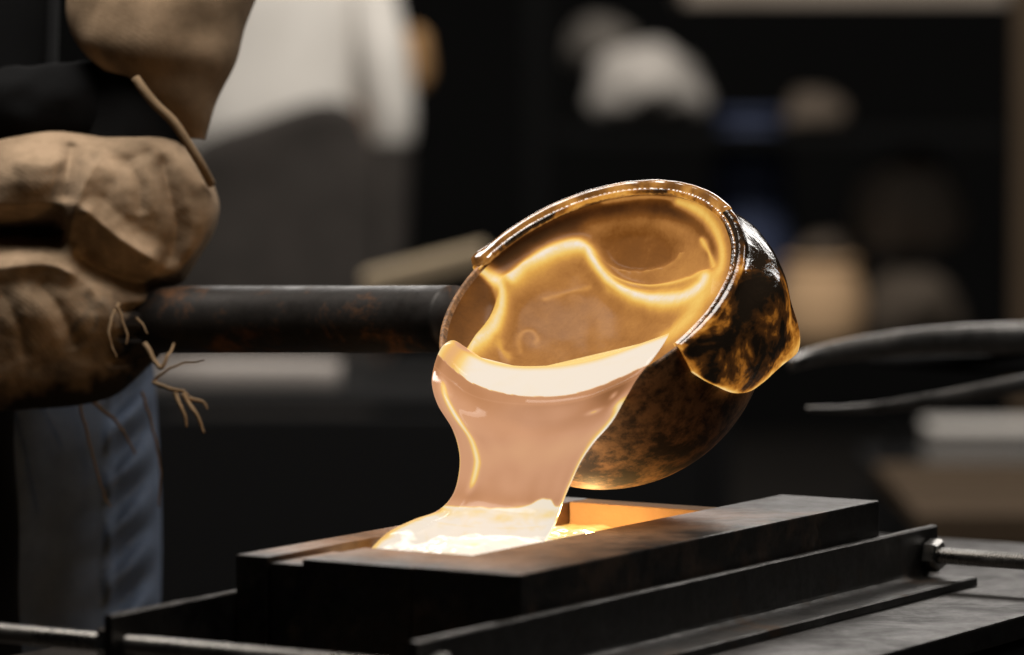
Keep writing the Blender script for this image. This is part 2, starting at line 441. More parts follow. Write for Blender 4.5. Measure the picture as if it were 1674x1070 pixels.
ridge([(778, 436), (800, 452), (822, 474), (830, 498), (820, 528), (800, 556), (775, 580)], 16, .93, 14)
ridge([(770, 600), (790, 560), (806, 530), (822, 505)], 9, .76, 6)
ridge([(828, 490), (842, 474), (866, 452)], 14, .62, 8, 1)
ridge([(815, 560), (822, 575), (832, 585)], 8, .62, 3)
ridge([(1110, 330), (1148, 348), (1172, 380), (1182, 415), (1178, 452), (1160, 488), (1128, 528), (1090, 556)], 13, .76, 8)
ridge([(1148, 393), (1160, 415), (1170, 442)], 6, .74, 3)
ridge([(851, 574), (848, 556), (856, 543), (870, 541), (879, 553), (876, 560)], 5, .50, .6)
ridge([(890, 490), (930, 478), (965, 470)], 4, .52, .5)
ridge([(985, 330), (1045, 322), (1100, 326), (1150, 345)], 5, .5, 2)
# bare scorched wall beside the handle
bare = sm(-S_, 150, 200)*(X < 806)
left_edge = np.interp(Y, [436, 452, 474, 498, 528, 556, 580], [776, 796, 814, 820, 810, 790, 765])
bare = (1-sm(X, left_edge-14, left_edge-2))*(Y < 600)
heat = heat*(1-bare) + bare*(.2 + .05*np.sin(X*.09)*np.sin(Y*.05)); lift -= 6*bare
nz = np.array([noise.noise(Vector((x/40, y/40, 3.1))) for x, y in zip(X.ravel(), Y.ravel())]).reshape(X.shape)
heat += .03*nz; lift += 2.5*nz
W2 = W_ + lift*np.clip((1-rr)*6, 0, 1)
pts = L(S_, T_, W2)
f = grid_faces(nr, na, wrap_m=True)
mesh('bowl_lining', pts.reshape(-1, 3), f, MAT_LINING, mg, True, {'melt': heat.ravel()})

# crust: thick glass shell over the rim and down the outside of the bowl
def crust():
    nphi, nprof = 260, 64
    phis = np.radians(np.linspace(123, -71, nphi))
    rings, hts = [], []
    ip = lambda x, xs, ys: float(np.mean(np.interp(x + np.linspace(-1, 1, 9)*max(0, min(6, x+71)), xs, ys)))
    for k, ph in enumerate(phis):
        dg = math.degrees(ph)
        the = math.radians(ip(dg, [-71, -66, -60, -55, -48, -38, -22, 0, 30, 70, 105, 123], [86, 98, 107, 112.5, 115, 117, 119, 121, 117, 100, 88, 82]))
        rout = ip(dg, [-71, -64, -55, -45, -34, -24, -12, 2, 15, 32, 55, 90, 110, 123], [277, 279, 283, 288, 299, 314, 308, 300, 300, 293, 283, 277, 275, 273])
        th_s = math.atan2(264, 66)
        prof = []
        bead = 1.0 if dg < 115 else max(.35, (123-dg)/9)
        # underside first (on the steel), then the visible outside back up to the bead
        inner_w = -5
        for t in np.linspace(0, 1, 14):
            th = the + (th_s-the)*t; prof.append((269*math.sin(th), -63+269*math.cos(th), .3))
        prof += [(261, 4, .4), (253, 2, .5)]
        # inner bead, groove, outer bead
        cx, cw, rb = 254.5, 1, 6.0*bead
        for a in np.linspace(-2.6, .9, 12)[::1]:
            prof.append((cx - rb*math.cos(a+.4)*1.0, cw + rb*(math.sin(a+.4)*.9+.55), .62 if a < -.8 else .5))
        cx2, cw2, rb2 = 265, 3, 9*bead
        for a in np.linspace(-.5, 1.9, 12):
            prof.append((cx2 - rb2*math.cos(a+.9), cw2 + rb2*math.sin(a+.9)*.9, .3 if a < .6 else .45))
        th_o = math.atan2(272, 64)
        m = nprof - len(prof)
        for q, t in enumerate(np.linspace(0.03, 1, m)):
            th = th_o + (the - th_o)*t
            env = sm(np.array(t), 0, .35)*(1-.0*t)
            ro = 276 + (rout-276)*float(env)
            lipf = math.exp(-((1-t)/.07)**2)
            if t > .985: ro = 272
            # spout: the drip at the corner
            ro += 13*math.exp(-((dg+22)/7)**2 - ((math.degrees(th)-115)/7)**2)
            ht = .375 + .12*math.exp(-((dg-12)/26)**2)*t + .5*lipf*(1 if dg < -30 else .4) + .3*math.exp(-((dg+22)/9)**2 - ((math.degrees(th)-116)/7)**2)
            ht -= .20*math.exp(-((t-.18)/.16)**2)*(1 if dg < 40 else .3)
            if dg > 45: ht += .14
            ht += .26*math.exp(-((dg+2)/20)**2)*float(sm(np.array(t), .55, .85))
            prof.append((ro*math.sin(th), -63+ro*math.cos(th), ht))
        ring = []
        for rho_, w_, h_ in prof:
            p = L(rho_*math.cos(ph), rho_*math.sin(ph), w_)
            nv = noise.noise_vector(Vector(p)*48)
            amp = .0011 if w_ < -12 else .0003
            ring.append(p + np.array(nv)*amp)
            edge = math.exp(-((dg+71)/2.2)**2)*.35 + math.exp(-((123-dg)/7)**2)*.35
            hts.append(h_ + edge)
        rings.append(ring)
    return loops('rim_crust', rings, MAT_CRUST, mg, True, {'melt': hts})
crust()
def bead_mat():
    m = Mat('rim_glass').set(Roughness=.10, IOR=1.75, Base_Color=(.02, .012, .006, 1), Coat_Weight=.6, Coat_Roughness=.02)
    n = m.noise(45, 6, .6, .6)
    c = m.ramp(n, [(.3, srgb(70, 42, 18)), (.46, srgb(124, 80, 36)), (.6, srgb(176, 120, 56)), (.8, srgb(214, 160, 88))])
    m.to(c, 'Emission Color'); m.b.inputs['Emission Strength'].default_value = 1
    m.bump(m.noise(200, 3), .1, .001)
    return m.m
MAT_BEAD = bead_mat()
def bead(rho, w, rad, lump_, a0, a1, sc):
    ph = np.radians(np.linspace(a0, a1, 420))
    rr_ = rad*(1 + lump_*np.array([noise.noise(Vector((p*sc, 2.2, rad))) for p in ph]))
    pts_ = L(rho*np.cos(ph), rho*np.sin(ph), w + .0*ph)
    fade = np.minimum(1, np.minimum(np.arange(420), 419-np.arange(420))/8 + .3)
    if a1 > 0: rr_ = rr_*(1 + .5*np.exp(-((np.degrees(ph)-119)/4)**2))
    rr_ = rr_*np.interp(np.degrees(ph), [-68, -30, 25], [.5, .6, 1]) if a1 < -50 else rr_
    tube('rim_bead', pts_, rr_*fade*LK, MAT_BEAD, mg, 18)
bead(266, 6, 9, .10, 122.5, 4, 9)
bead(255, 3, 6.2, .18, 121, -68, 70)

# pouring stream
def Dlip(x, y, w=0):
    qx, qy = x-955.3, 487.3-y
    t = (-s25*qx + c25*qy - s50*w)/c50
    return LD - LK*(c50*63) + LK*(s50*t - c50*w)
def stream():
    K5 = [  # five points left to right, depth left/right, half thickness (m), heat
        ([(758, 565), (800, 592), (866, 604), (965, 592), (1085, 552)], None, -14, .004, 1.0),
        ([(742, 556), (792, 588), (864, 599), (966, 588), (1094, 545)], None, -2, .006, 1.0),
        ([(728, 561), (783, 606), (862, 622), (962, 612), (1082, 566)], None, 8, .008, 1.0),
        ([(718, 574), (778, 622), (860, 642), (956, 634), (1066, 588)], None, 9, .011, 1.0),
        ([(709, 600), (772, 648), (858, 662), (950, 655), (1042, 618)], None, 4, .014, .42),
        ([(706, 628), (774, 676), (856, 690), (942, 682), (1022, 652)], (2.826, 2.772), None, .017, .46),
        ([(716, 662), (784, 704), (856, 716), (932, 708), (1000, 690)], (2.816, 2.774), None, .018, .54),
        ([(740, 702), (796, 730), (856, 740), (920, 734), (972, 722)], (2.810, 2.776), None, .018, .55),
        ([(751, 742), (800, 760), (854, 766), (908, 762), (950, 754)], (2.806, 2.778), None, .018, .52),
        ([(749, 780), (798, 790), (850, 794), (898, 792), (934, 788)], (2.804, 2.780), None, .018, .50),
        ([(738, 812), (792, 816), (848, 818), (890, 818), (922, 816)], (2.802, 2.782), None, .020, .48),
        ([(714, 835), (776, 838), (838, 840), (882, 838), (914, 840)], (2.795, 2.784), None, .024, .60),
        ([(676, 849), (752, 860), (824, 864), (874, 862), (908, 857)], (2.775, 2.782), None, .030, .95),
        ([(634, 870), (730, 888), (812, 889), (868, 886), (899, 874)], (2.745, 2.775), None, .034, 1.0),
        ([(604, 899), (716, 916), (800, 914), (862, 902), (888, 893)], (2.735, 2.770), None, .036, 1.0),
    ]
    n, m = 280, 180
    polys = cr([[list(q) for q in k[0]] for k in K5], n)
    dl = []
    for k in K5:
        if k[1] is None: dl.append([Dlip(*k[0][0], k[2]), Dlip(*k[0][2], k[2]), Dlip(*k[0][4], k[2])])
        else: dl.append([k[1][0], (k[1][0]+k[1][1])/2 - .006, k[1][1]])
    dl = cr(dl, n); b = cr([[k[3]] for k in K5], n)[:, 0]; hk = np.interp(np.linspace(0, len(K5)-1, n), np.arange(len(K5)), [k[4] for k in K5])
    # the cream lip ends in a crisp line
    vv = np.linspace(0, len(K5)-1, n)
    rings, hts = [], []
    for i in range(n):
        row = cr(polys[i], 101); ring = []
        for j in range(m):
            a = 2*math.pi*j/m
            x = (1-math.cos(a))/2; front = math.sin(a)
            q = row[int(round(x*100))] if False else row[min(int(x*100), 99)] + (row[min(int(x*100)+1, 100)] - row[min(int(x*100), 99)])*(x*100-int(x*100))
            dd = np.interp(x, [0, .5, 1], dl[i])
            bb = b[i]*math.copysign(abs(front)**.7, front)
            # a painted highlight streak just inside the left edge
            v = vv[i]
            xb = np.interp(v, [4, 5, 6, 7, 8, 9, 10], [.085, .10, .13, .15, .16, .14, .12])
            if front > 0 and v > 4: bb += .0035*math.exp(-((x-xb)/.035)**2)
            ring.append(P(q[0], q[1], dd - bb))
            h = hk[i]
            if front > 0:
                jag = .05*noise.noise(Vector((x*38, .3, 1))) + .03*noise.noise(Vector((x*120, .3, 5)))
                body = sm(np.array(v), 3.22 + jag, 3.30 + jag); body = float(body)
                h = 1.0*(1-body) + body*hk[max(i, int(n*4.0/(len(K5)-1)))] if v < 3.9 else h
                if v < 3.26 + jag:
                    h = 1.0 - .30*math.exp(-((x-.07)/.06)**2) - .12*math.exp(-((x-.13)/.05)**2)
                    h -= .16*(1-float(sm(np.array(v), 1.0, 1.5)))
                elif v < 11.9:
                    fade = float(sm(np.array(v), 3.9, 4.6))
                    h += .40*math.exp(-((x-xb)/.024)**2)*fade*(1-float(sm(np.array(v), 9, 10)))  # bright streaks along the edges: glass highlights painted into the emission
                    h += .50*math.exp(-((x-1)/.052)**2)*float(sm(np.array(v), 4.2, 5.4)) + .26*math.exp(-(x/.014)**2)*float(sm(np.array(v), 6, 8))
                    h -= .12*math.exp(-((x-.03)/.03)**2)*(1-float(sm(np.array(v), 6, 8)))
                    # darker clear pocket under the right end of the lip
                    h -= .24*math.exp(-((x-.88)/.10)**2 - ((v-4.3)/.9)**2)
                    h += .32*math.exp(-((x-.95)/.035)**2 - ((v-5.1)/.35)**2)
                    h += .40*math.exp(-((x-.83-.06*(v-5.0))/.03)**2 - ((v-5.0)/.13)**2) + .36*math.exp(-((x-.895)/.012)**2 - ((v-4.45)/.16)**2)  # small glints painted into the emission
                    h += .30*float(sm(np.array(v), 10.0, 10.6))*(.5+.5*math.sin(x*19+v))*math.exp(-((x-.62)/.25)**2)
                    h -= .03*math.sin(v*2.2 + x*3)
                    h += .10*noise.noise(Vector((x*3.2 + .2*v, v*.5, 3))) + .05*noise.noise(Vector((x*9, v*.8, 12))) - .05*math.exp(-((v-4.0)/.9)**2) - .10*math.exp(-((v-10.0)/.7)**2)
                    fold = 10.55 - .75*math.exp(-((x-.74)/.14)**2) + .12*noise.noise(Vector((x*14, 4, 2)))
                    h += (.99 - h)*float(sm(np.array(v), fold-.06, fold+.10))
                if v > 9.6:
                    q3 = P(q[0], q[1], 2.75)
                    hot = float(sm(np.array(v), 10.5, 11))
                    h += .10*float(sm(np.array(v), 11.2, 12.2))
                    h += hot*(-.05 + 9*.01*noise.noise(Vector((q[0]/34, q[1]/15, 8))) + .04*noise.noise(Vector((q[0]/9, q[1]/6, 3))))
                    h -= hot*(.30*math.exp(-(x/.035)**2) + .18*math.exp(-((x-1)/.03)**2))
            else:
                h = max(h, .9)
                if v > 3.5: h = max(h, 1.05 + .42*float(sm(np.array(-front), .25, .6)))
            hts.append(h)
        rings.append(ring)
    return loops('pouring_stream', rings, MAT_STREAM, mg, True, {'melt': hts})
stream()

# glass lying in the mould cavity
def pool():
    nu, nv = 220, 90
    us = np.linspace(.0700, .3665, nu); vs = np.linspace(.0768, .1822, nv)
    Vg, Ug = np.meshgrid(vs, us)
    z = np.full(Ug.shape, -.0118) - .004*sm(Ug, .3, .36)
    wall = np.minimum(np.minimum(Vg-.0768, .1822-Vg), Ug-.07); rim = sm(wall, 0, .022)
    dome = np.exp(-((Ug-.145)/.062)**2 - ((Vg-.118)/.048)**2)
    z += (.0085 + .0045*rim)*np.minimum(dome*1.25, 1)
    z += .003*np.exp(-((Ug-.075)/.03)**2 - ((Vg-.10)/.04)**2)
    nzv = np.array([noise.noise(Vector((u*55, v*75, 1.7))) for u, v in zip(Ug.ravel(), Vg.ravel())]).reshape(Ug.shape)
    nz2 = np.array([noise.noise(Vector((u*190, v*190, 7))) for u, v in zip(Ug.ravel(), Vg.ravel())]).reshape(Ug.shape)
    z += .0022*nzv*rim + .0006*nz2
    heat = .62 + .3*np.minimum(dome*1.6, 1) + .22*nzv - .25*sm(Ug, .27, .36)
    edge = np.exp(-(wall/.004)**2); heat -= .25*edge
    p = MN + Ug[..., None]*MU + Vg[..., None]*MV + z[..., None]*MZ
    top = p.reshape(-1, 3); nT = len(top)
    f = grid_faces(nu, nv)
    # skirt to the cavity floor
    border = [i*nv for i in range(nu)] + [(nu-1)*nv + j for j in range(1, nv)] + [i*nv + nv-1 for i in range(nu-2, -1, -1)] + [j for j in range(nv-2, 0, -1)]
    sk = top[border].copy(); sk[:, 2] = MN[2] - .0348
    vtx = np.vstack([top, sk]); nb = len(border)
    for i in range(nb): f.append((border[i], border[(i+1) % nb], nT+(i+1) % nb, nT+i))
    f.append(tuple(nT+i for i in range(nb)))
    return mesh('cavity_pool', vtx, f, MAT_PUDDLE, mg, True, {'melt': np.concatenate([heat.ravel(), np.full(nb, .5)])})
pool()

# ------------------------------------------------------------------ people
def skin_body(name, nodes, edges, mat, parent, root=0, sub=2):
    me = bpy.data.meshes.new(name)
    me.from_pydata([tuple(n[0]) for n in nodes], edges, [])
    o = bpy.data.objects.new(name, me); COL.objects.link(o)
    md = o.modifiers.new('skin', 'SKIN'); sv = me.skin_vertices[0].data
    for i, n in enumerate(nodes): sv[i].radius = (n[1], n[2] if len(n) > 2 else n[1]); sv[i].use_root = (i == root)
    sd = o.modifiers.new('sub', 'SUBSURF'); sd.levels = sub; sd.render_levels = sub
    dg = bpy.context.evaluated_depsgraph_get(); ev = o.evaluated_get(dg)
    m2 = bpy.data.meshes.new_from_object(ev); o.modifiers.clear(); o.data = m2; m2.name = name
    m2.materials.clear(); m2.materials.append(mat); m2.shade_smooth()
    if parent: o.parent = parent; o.matrix_parent_inverse = Matrix.Translation(-Vector(parent.location))
    return o
def blob(name, balls, mat, parent, voxel=.004, smooth=8, wr=None, fnpx=None):
    """one continuous skin over many ellipsoids (world centre, three world axes)."""
    bm = bmesh.new()
    for c, ax in balls:
        mt = Matrix([[ax[0][i], ax[1][i], ax[2][i], c[i]] for i in range(3)] + [[0, 0, 0, 1]])
        bmesh.ops.create_icosphere(bm, subdivisions=3, radius=1, matrix=mt)
    me = bpy.data.meshes.new(name); bm.to_mesh(me); bm.free()
    o = bpy.data.objects.new(name, me); COL.objects.link(o)
    r = o.modifiers.new('r', 'REMESH'); r.mode = 'VOXEL'; r.voxel_size = voxel
    s = o.modifiers.new('s', 'SMOOTH'); s.factor = .6; s.iterations = smooth
    dg = bpy.context.evaluated_depsgraph_get(); ev = o.evaluated_get(dg)
    m2 = bpy.data.meshes.new_from_object(ev); o.modifiers.clear(); o.data = m2; m2.name = name
    if wr or fnpx:
        nrm = [v.normal.copy() for v in m2.vertices]
        for v, n_ in zip(m2.vertices, nrm):
            dsp = 0
            if wr:
                q = v.co*wr[1]
                dsp += wr[0]*(noise.noise(q) + .5*noise.noise(q*2.3) - .55*abs(noise.noise(q*1.4 + Vector((3, 1, 2))))*1.6)
            if fnpx:
                dsp += fnpx(v.co)
            v.co = v.co + n_*dsp
    m2.materials.clear(); m2.materials.append(mat); m2.shade_smooth()
    if parent: o.parent = parent; o.matrix_parent_inverse = Matrix.Translation(-Vector(parent.location))
    return o
def ball(cx, cy, dz, rx, ry, rz, rot, d0):
    k = K(d0); a = math.radians(rot)
    return (P(cx, cy, d0 + dz*k), ((RT*math.cos(a) + UP*math.sin(a))*rx*k, (UP*math.cos(a) - RT*math.sin(a))*ry*k, FW*rz*k))

# the person who holds the ladle
GD = 2.905
P0, K0 = P, K
def P(x, y, d): return P0(x, y, d + .195)
def K(d): return K0(d + .195)
pe = thing('person', 'person in tan heat glove, dark apron and blue jeans gripping the ladle handle', 'person', tuple(P(-150, 1000, 3.1)))
pe.location.z = FLOOR
kb = K(3.1)
J = lambda x, y, d, r, r2=None: (P(x, y, d), r, r2 or r)
nodes = [J(-160, 960, 3.14, .15, .11), J(-160, 600, 3.14, .10, .09), J(-150, 150, 3.14, .09, .09), J(-140, -260, 3.15, .09, .09), J(-140, -420, 3.15, .06), J(-110, -560, 3.13, .075, .09), J(-110, -720, 3.13, .07, .085),
         J(60, -360, 3.12, .06), J(290, -180, 3.0, .045), J(225, 150, 2.955, .024), J(180, 440, 2.93, .028), J(120, 540, 2.92, .035, .025),
         J(-360, -360, 3.15, .06), J(-520, 20, 3.10, .045), J(-380, 350, 2.95, .035), J(-240, 500, 2.93, .035),
         J(-20, 1180, 3.12, .085), J(-20, 2050, 3.12, .055), J(-10, 2920, 3.12, .04), J(20, 2990, 2.95, .035),
         J(-310, 1180, 3.15, .085), J(-330, 2050, 3.15, .055), J(-340, 2920, 3.16, .04), J(-330, 2990, 3.0, .035)]
ed = [(0, 1), (1, 2), (2, 3), (3, 4), (4, 5), (5, 6), (3, 7), (7, 8), (8, 9), (9, 10), (10, 11), (3, 12), (12, 13), (13, 14), (14, 15), (0, 16), (16, 17), (17, 18), (18, 19), (0, 20), (20, 21), (21, 22), (22, 23)]
skin_body('body', nodes, ed, MAT_SKIN, pe)
def denim(x, y, front):
    if front < 0: return 0
    s = 0
    if x > 172: s += .013*math.sin((y + (x-172)*.9)/82*2*math.pi)*math.exp(-((x-212)/34)**2)
    s -= .006*math.exp(-((x-178)/7)**2)
    s += .004*math.sin(y/150 + x/40)*math.exp(-((x-90)/60)**2)
    return s
pxloft('jeans', [(560, -440, 250, 3.14, .12), (700, -470, 258, 3.13, .13), (850, -480, 264, 3.13, .13), (1000, -480, 262, 3.13, .13), (1200, -470, 250, 3.13, .13), (1330, -450, 190, 3.13, .12)], MAT_JEANS, pe, 160, 220, 0, 20, .8, denim)
for x0 in (-20, -320):
    pxloft('trouser_leg', [(1240, x0-160, x0+160, 3.125, .105), (2000, x0-115, x0+120, 3.12, .075), (2900, x0-105, x0+110, 3.12, .06)], MAT_JEANS, pe, 30, 32, .006, 9)
pxloft('shirt', [(-440, -260, 0, 3.15, .08), (-380, -420, 120, 3.15, .11), (-100, -400, 100, 3.14, .13), (300, -400, 92, 3.14, .13), (640, -430, 90, 3.14, .135)], MAT_BLACK, pe, 40, 40)
pxloft('apron', [(-260, -330, 40, 3.02, .012), (0, -370, 80, 3.005, .012), (500, -400, 40, 2.995, .012), (700, -420, 22, 2.985, .012), (1100, -420, 40, 2.985, .012), (1700, -430, 50, 2.98, .012)], MAT_BLACK, pe, 50, 30, .004, 12)
pxloft('cuff_shade_cloth', [(-250, 170, 430, 3.0, .05), (-60, 180, 360, 2.955, .045), (110, 150, 330, 2.94, .04), (260, 130, 300, 2.93, .035)], MAT_BLACK, pe, 30, 40, .004, 20)  # black cloth over the forearm, put in to darken the cuff opening
sl = pxloft('sleeve', [(-330, 120, 480, 3.02, .05), (-160, 112, 452, 2.97, .052), (-40, 110, 425, 2.94, .052), (40, 112, 402, 2.93, .05), (90, 140, 388, 2.925, .045), (130, 190, 372, 2.925, .036), (180, 255, 352, 2.925, .026), (225, 300, 334, 2.925, .014)], MAT_SLEEVE, pe, 90, 90, .005, 26)
MAT_GLOVE_W = cloth('glove_canvas', (.36, .255, .165), (.14, .095, .056), 430, .95, .35, 'shade_mask')
def inflated(name, outline, step, bulge, soft, back, feats, d0, mat, parent, shade_fn=None):
    """padded cloth form: an outline given a rounded front and back, folds raised or sunk on the front."""
    O = cr([list(p) for p in outline] + [list(outline[0])], 400)
    x0, y0 = O.min(0); x1, y1 = O.max(0)
    xs = np.arange(x0-step, x1+2*step, step); ys = np.arange(y0-step, y1+2*step, step)
    GX, GY = np.meshgrid(xs, ys)
    inside = np.zeros(GX.shape, bool)
    for a, b in zip(O, np.roll(O, -1, 0)):
        if a[1] == b[1]: continue
        c = ((a[1] > GY) != (b[1] > GY)) & (GX < (b[0]-a[0])*(GY-a[1])/(b[1]-a[1]) + a[0])
        inside ^= c
    dist, _ = segdist(GX, GY, O)
    keep = inside | (dist < step*.9)
    # pull outside vertices onto the outline
    for i_, j_ in zip(*np.where(keep & ~inside)):
        k = np.argmin(np.hypot(O[:, 0]-GX[i_, j_], O[:, 1]-GY[i_, j_])); GX[i_, j_], GY[i_, j_] = O[k]
    dist = np.where(inside, dist, 0)
    h = bulge*np.sqrt(1-np.exp(-dist/soft))
    for f_ in feats:
        if f_[0] == 'g':
            _, cx, cy, rx, ry, am = f_; h += am*np.exp(-((GX-cx)/rx)**2 - ((GY-cy)/ry)**2)*(1-np.exp(-dist/20))
        else:
            _, pl, wd, am = f_; dd, pr = segdist(GX, GY, smooth_poly(pl)); h += am*np.maximum(0, 1-dd/wd)**1.3*(1-np.exp(-dist/14))*np.minimum(1, np.minimum(pr, 1-pr)*6 + .25)
    nz_ = np.array([noise.noise(Vector((a/46, b/40, 2.2))) + .5*noise.noise(Vector((a/19, b/17, 6))) for a, b in zip(GX.ravel(), GY.ravel())]).reshape(GX.shape)
    h += 3.2*nz_*(1-np.exp(-dist/25))
    for _ in range(3):
        h[1:-1, 1:-1] = .4*h[1:-1, 1:-1] + .15*(h[:-2, 1:-1] + h[2:, 1:-1] + h[1:-1, :-2] + h[1:-1, 2:])
    hb = back*np.sqrt(1-np.exp(-dist/soft))
    h = np.where(dist > 0, h, 0)
    idx = -np.ones(GX.shape, int); idx[keep] = np.arange(keep.sum()); nV = keep.sum()
    k = K(d0)
    fr = [P(a, b, d0 - c*k) for a, b, c in zip(GX[keep], GY[keep], h[keep])]
    bk_ = [P(a, b, d0 + c*k + .0004) for a, b, c in zip(GX[keep], GY[keep], hb[keep])]
    F_ = []; edges = {}
    for a in range(len(ys)-1):
        for b in range(len(xs)-1):
            q = (idx[a, b], idx[a, b+1], idx[a+1, b+1], idx[a+1, b])
            if min(q) < 0: continue
            F_.append(q); F_.append(tuple(nV + t for t in q[::-1]))
            for e0, e1 in zip(q, q[1:] + q[:1]): edges[(e0, e1)] = 1
    for (e0, e1) in list(edges):
        if (e1, e0) not in edges: F_.append((e1, e0, nV+e0, nV+e1))
    shade_mask = np.zeros(2*nV)
    if shade_fn is not None: shade_mask[:nV] = [shade_fn(a, b) for a, b in zip(GX[keep], GY[keep])]
    return mesh(name, fr + bk_, F_, mat, parent, True, {'shade_mask': shade_mask})
def shade_at(x, y):  # shade painted on the glove's lower right and underside
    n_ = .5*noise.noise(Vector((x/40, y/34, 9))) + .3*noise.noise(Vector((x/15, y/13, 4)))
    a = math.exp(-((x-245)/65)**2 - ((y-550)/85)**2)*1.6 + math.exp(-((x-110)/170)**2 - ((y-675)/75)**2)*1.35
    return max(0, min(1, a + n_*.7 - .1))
feats = [('g', 195, 315, 80, 75, 26), ('g', 62, 284, 62, 40, 30), ('g', 55, 500, 95, 65, 30), ('g', 170, 520, 60, 50, 12),
         ('t', [(172, 240), (146, 285), (124, 335), (112, 392)], 42, 30), ('t', [(132, 335), (172, 372), (216, 404), (262, 432)], 34, 28),
         ('t', [(120, 412), (165, 440), (215, 458), (272, 460)], 30, -34), ('t', [(262, 250), (276, 315), (288, 375), (272, 440)], 28, -24),
         ('t', [(306, 256), (336, 310), (334, 365), (306, 430)], 26, 14), ('t', [(118, 232), (112, 275), (106, 330)], 24, -24),
         ('t', [(-90, 382), (0, 378), (60, 378), (108, 378)], 44, -125), ('t', [(-70, 448), (10, 436), (80, 432), (128, 452)], 30, 22),
         ('t', [(60, 462), (95, 500), (126, 570)], 24, -9), ('t', [(0, 470), (30, 530), (40, 590)], 20, -5), ('t', [(140, 462), (176, 505), (196, 560)], 22, 7),
         ('t', [(196, 508), (235, 503), (285, 500)], 11, -22), ('t', [(190, 548), (230, 546), (280, 544)], 11, -22), ('t', [(180, 590), (215, 588), (255, 582)], 11, -18),
         ('t', [(205, 262), (226, 300), (230, 352)], 20, -10), ('t', [(20, 262), (70, 268), (110, 258)], 22, 10), ('t', [(150, 250), (200, 262), (250, 246)], 18, -10)]
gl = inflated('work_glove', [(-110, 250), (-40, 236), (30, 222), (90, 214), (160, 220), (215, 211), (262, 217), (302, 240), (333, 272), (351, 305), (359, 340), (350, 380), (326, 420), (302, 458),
     (280, 472), (276, 500), (278, 540), (266, 575), (236, 606), (190, 645), (130, 662), (60, 668), (-40, 672), (-110, 660), (-120, 450)], 2.6, 92, 46, 60, feats, GD + .01, MAT_GLOVE_W, pe, shade_at)
blob('cuff_gap_dark', [ball(150, 175, 60, 130, 80, 50, -15, GD), ball(40, 170, 60, 120, 70, 50, 0, GD), ball(240, 220, 40, 70, 60, 40, 0, GD)], MAT_BLACK, pe, .006, 6, (.003, 30))  # black filler put in the cuff opening in place of its inner shade
def sub(o, par):
    o.parent = par; o.matrix_parent_inverse = par.matrix_parent_inverse.copy() if False else Matrix.Translation(-Vector(pe.location)) if par is pe else Matrix()
    return o
pip = cr([P(222, 128, 2.872), P(236, 148, 2.868), P(256, 172, 2.866), P(283, 198, 2.866), P(306, 232, 2.868), P(328, 268, 2.874), P(345, 300, 2.89)], 30)
sub(tube('cuff_piping', pip, 7.5*K(GD), MAT_PIPE, None, 12), gl)
random.seed(4)
def fringe(pts, r):
    p = cr([P(*q) for q in pts], 24)
    p = p + np.array([np.array(noise.noise_vector(Vector(x)*120))*.0012 for x in p])
    sub(tube('loose_thread', p, np.linspace(r*.5, r*.22, 24)*K(2.9), MAT_PIPE, None, 7), gl)
for pts, r in [([(236, 560, 2.87), (262, 600, 2.86), (275, 580, 2.86), (285, 562, 2.87)], 9), ([(250, 622, 2.88), (285, 598, 2.87), (335, 590, 2.87)], 5),
               ([(250, 625, 2.88), (275, 634, 2.87), (300, 640, 2.87), (312, 655, 2.87)], 8), ([(285, 640, 2.87), (298, 668, 2.865), (306, 696, 2.865)], 9), ([(300, 645, 2.87), (318, 672, 2.865), (334, 708, 2.865)], 9),
               ([(308, 650, 2.87), (330, 655, 2.87), (338, 668, 2.87)], 7), ([(150, 655, 2.95), (190, 690, 2.95), (222, 742, 2.95)], 7), ([(130, 655, 2.95), (150, 740, 2.95), (168, 800, 2.95), (180, 830, 2.95)], 5),
               ([(232, 640, 2.95), (250, 700, 2.95), (262, 760, 2.95), (260, 830, 2.95)], 5), ([(190, 500, 2.85), (206, 540, 2.85), (208, 562, 2.85)], 6), ([(195, 495, 2.86), (178, 540, 2.85), (190, 585, 2.85)], 6), ([(222, 520, 2.85), (232, 530, 2.85), (242, 545, 2.85)], 5)]:
    fringe(pts, r)

# someone in a pale shirt farther back
P, K = P0, K0
BD = 7.6
pb = thing('person', 'blurred person in pale shirt and dark grey apron standing far behind the handle', 'person', tuple(P(440, 1000, BD)))
pb.location.z = FLOOR
kk = K(BD)
nodes = [J(440, 640, BD, .14, .1), J(440, 300, BD, .15, .11), J(440, -20, BD, .16, .1), J(440, -160, BD, .06), J(440, -290, BD, .08, .09), J(440, -400, BD, .075, .085),
         J(600, -40, BD, .06), J(636, 330, BD-.08, .03), J(610, 600, BD-.12, .03), J(280, -40, BD, .06), J(230, 330, BD-.03, .042), J(250, 600, BD-.12, .035),
         J(510, 760, BD, .08), J(510, 1250, BD, .055), J(510, 1700, BD, .04), J(370, 760, BD, .08), J(370, 1250, BD, .055), J(370, 1700, BD, .04)]
ed = [(0, 1), (1, 2), (2, 3), (3, 4), (4, 5), (2, 6), (6, 7), (7, 8), (2, 9), (9, 10), (10, 11), (0, 12), (12, 13), (13, 14), (0, 15), (15, 16), (16, 17)]
skin_body('body', nodes, ed, MAT_SKIN, pb)
pxloft('shirt', [(-140, 380, 500, BD, .08), (-90, 280, 600, BD, .13), (60, 268, 612, BD, .15), (300, 275, 600, BD, .15), (600, 270, 610, BD, .15)], MAT_SHIRT, pb, 30, 40, .01, 6)
pxloft('shirt_sleeve', [(-100, 520, 630, BD-.01, .08), (60, 560, 668, BD-.04, .085), (170, 590, 680, BD-.05, .08), (235, 600, 676, BD-.05, .07)], MAT_SHIRT, pb, 20, 28, .008, 8)
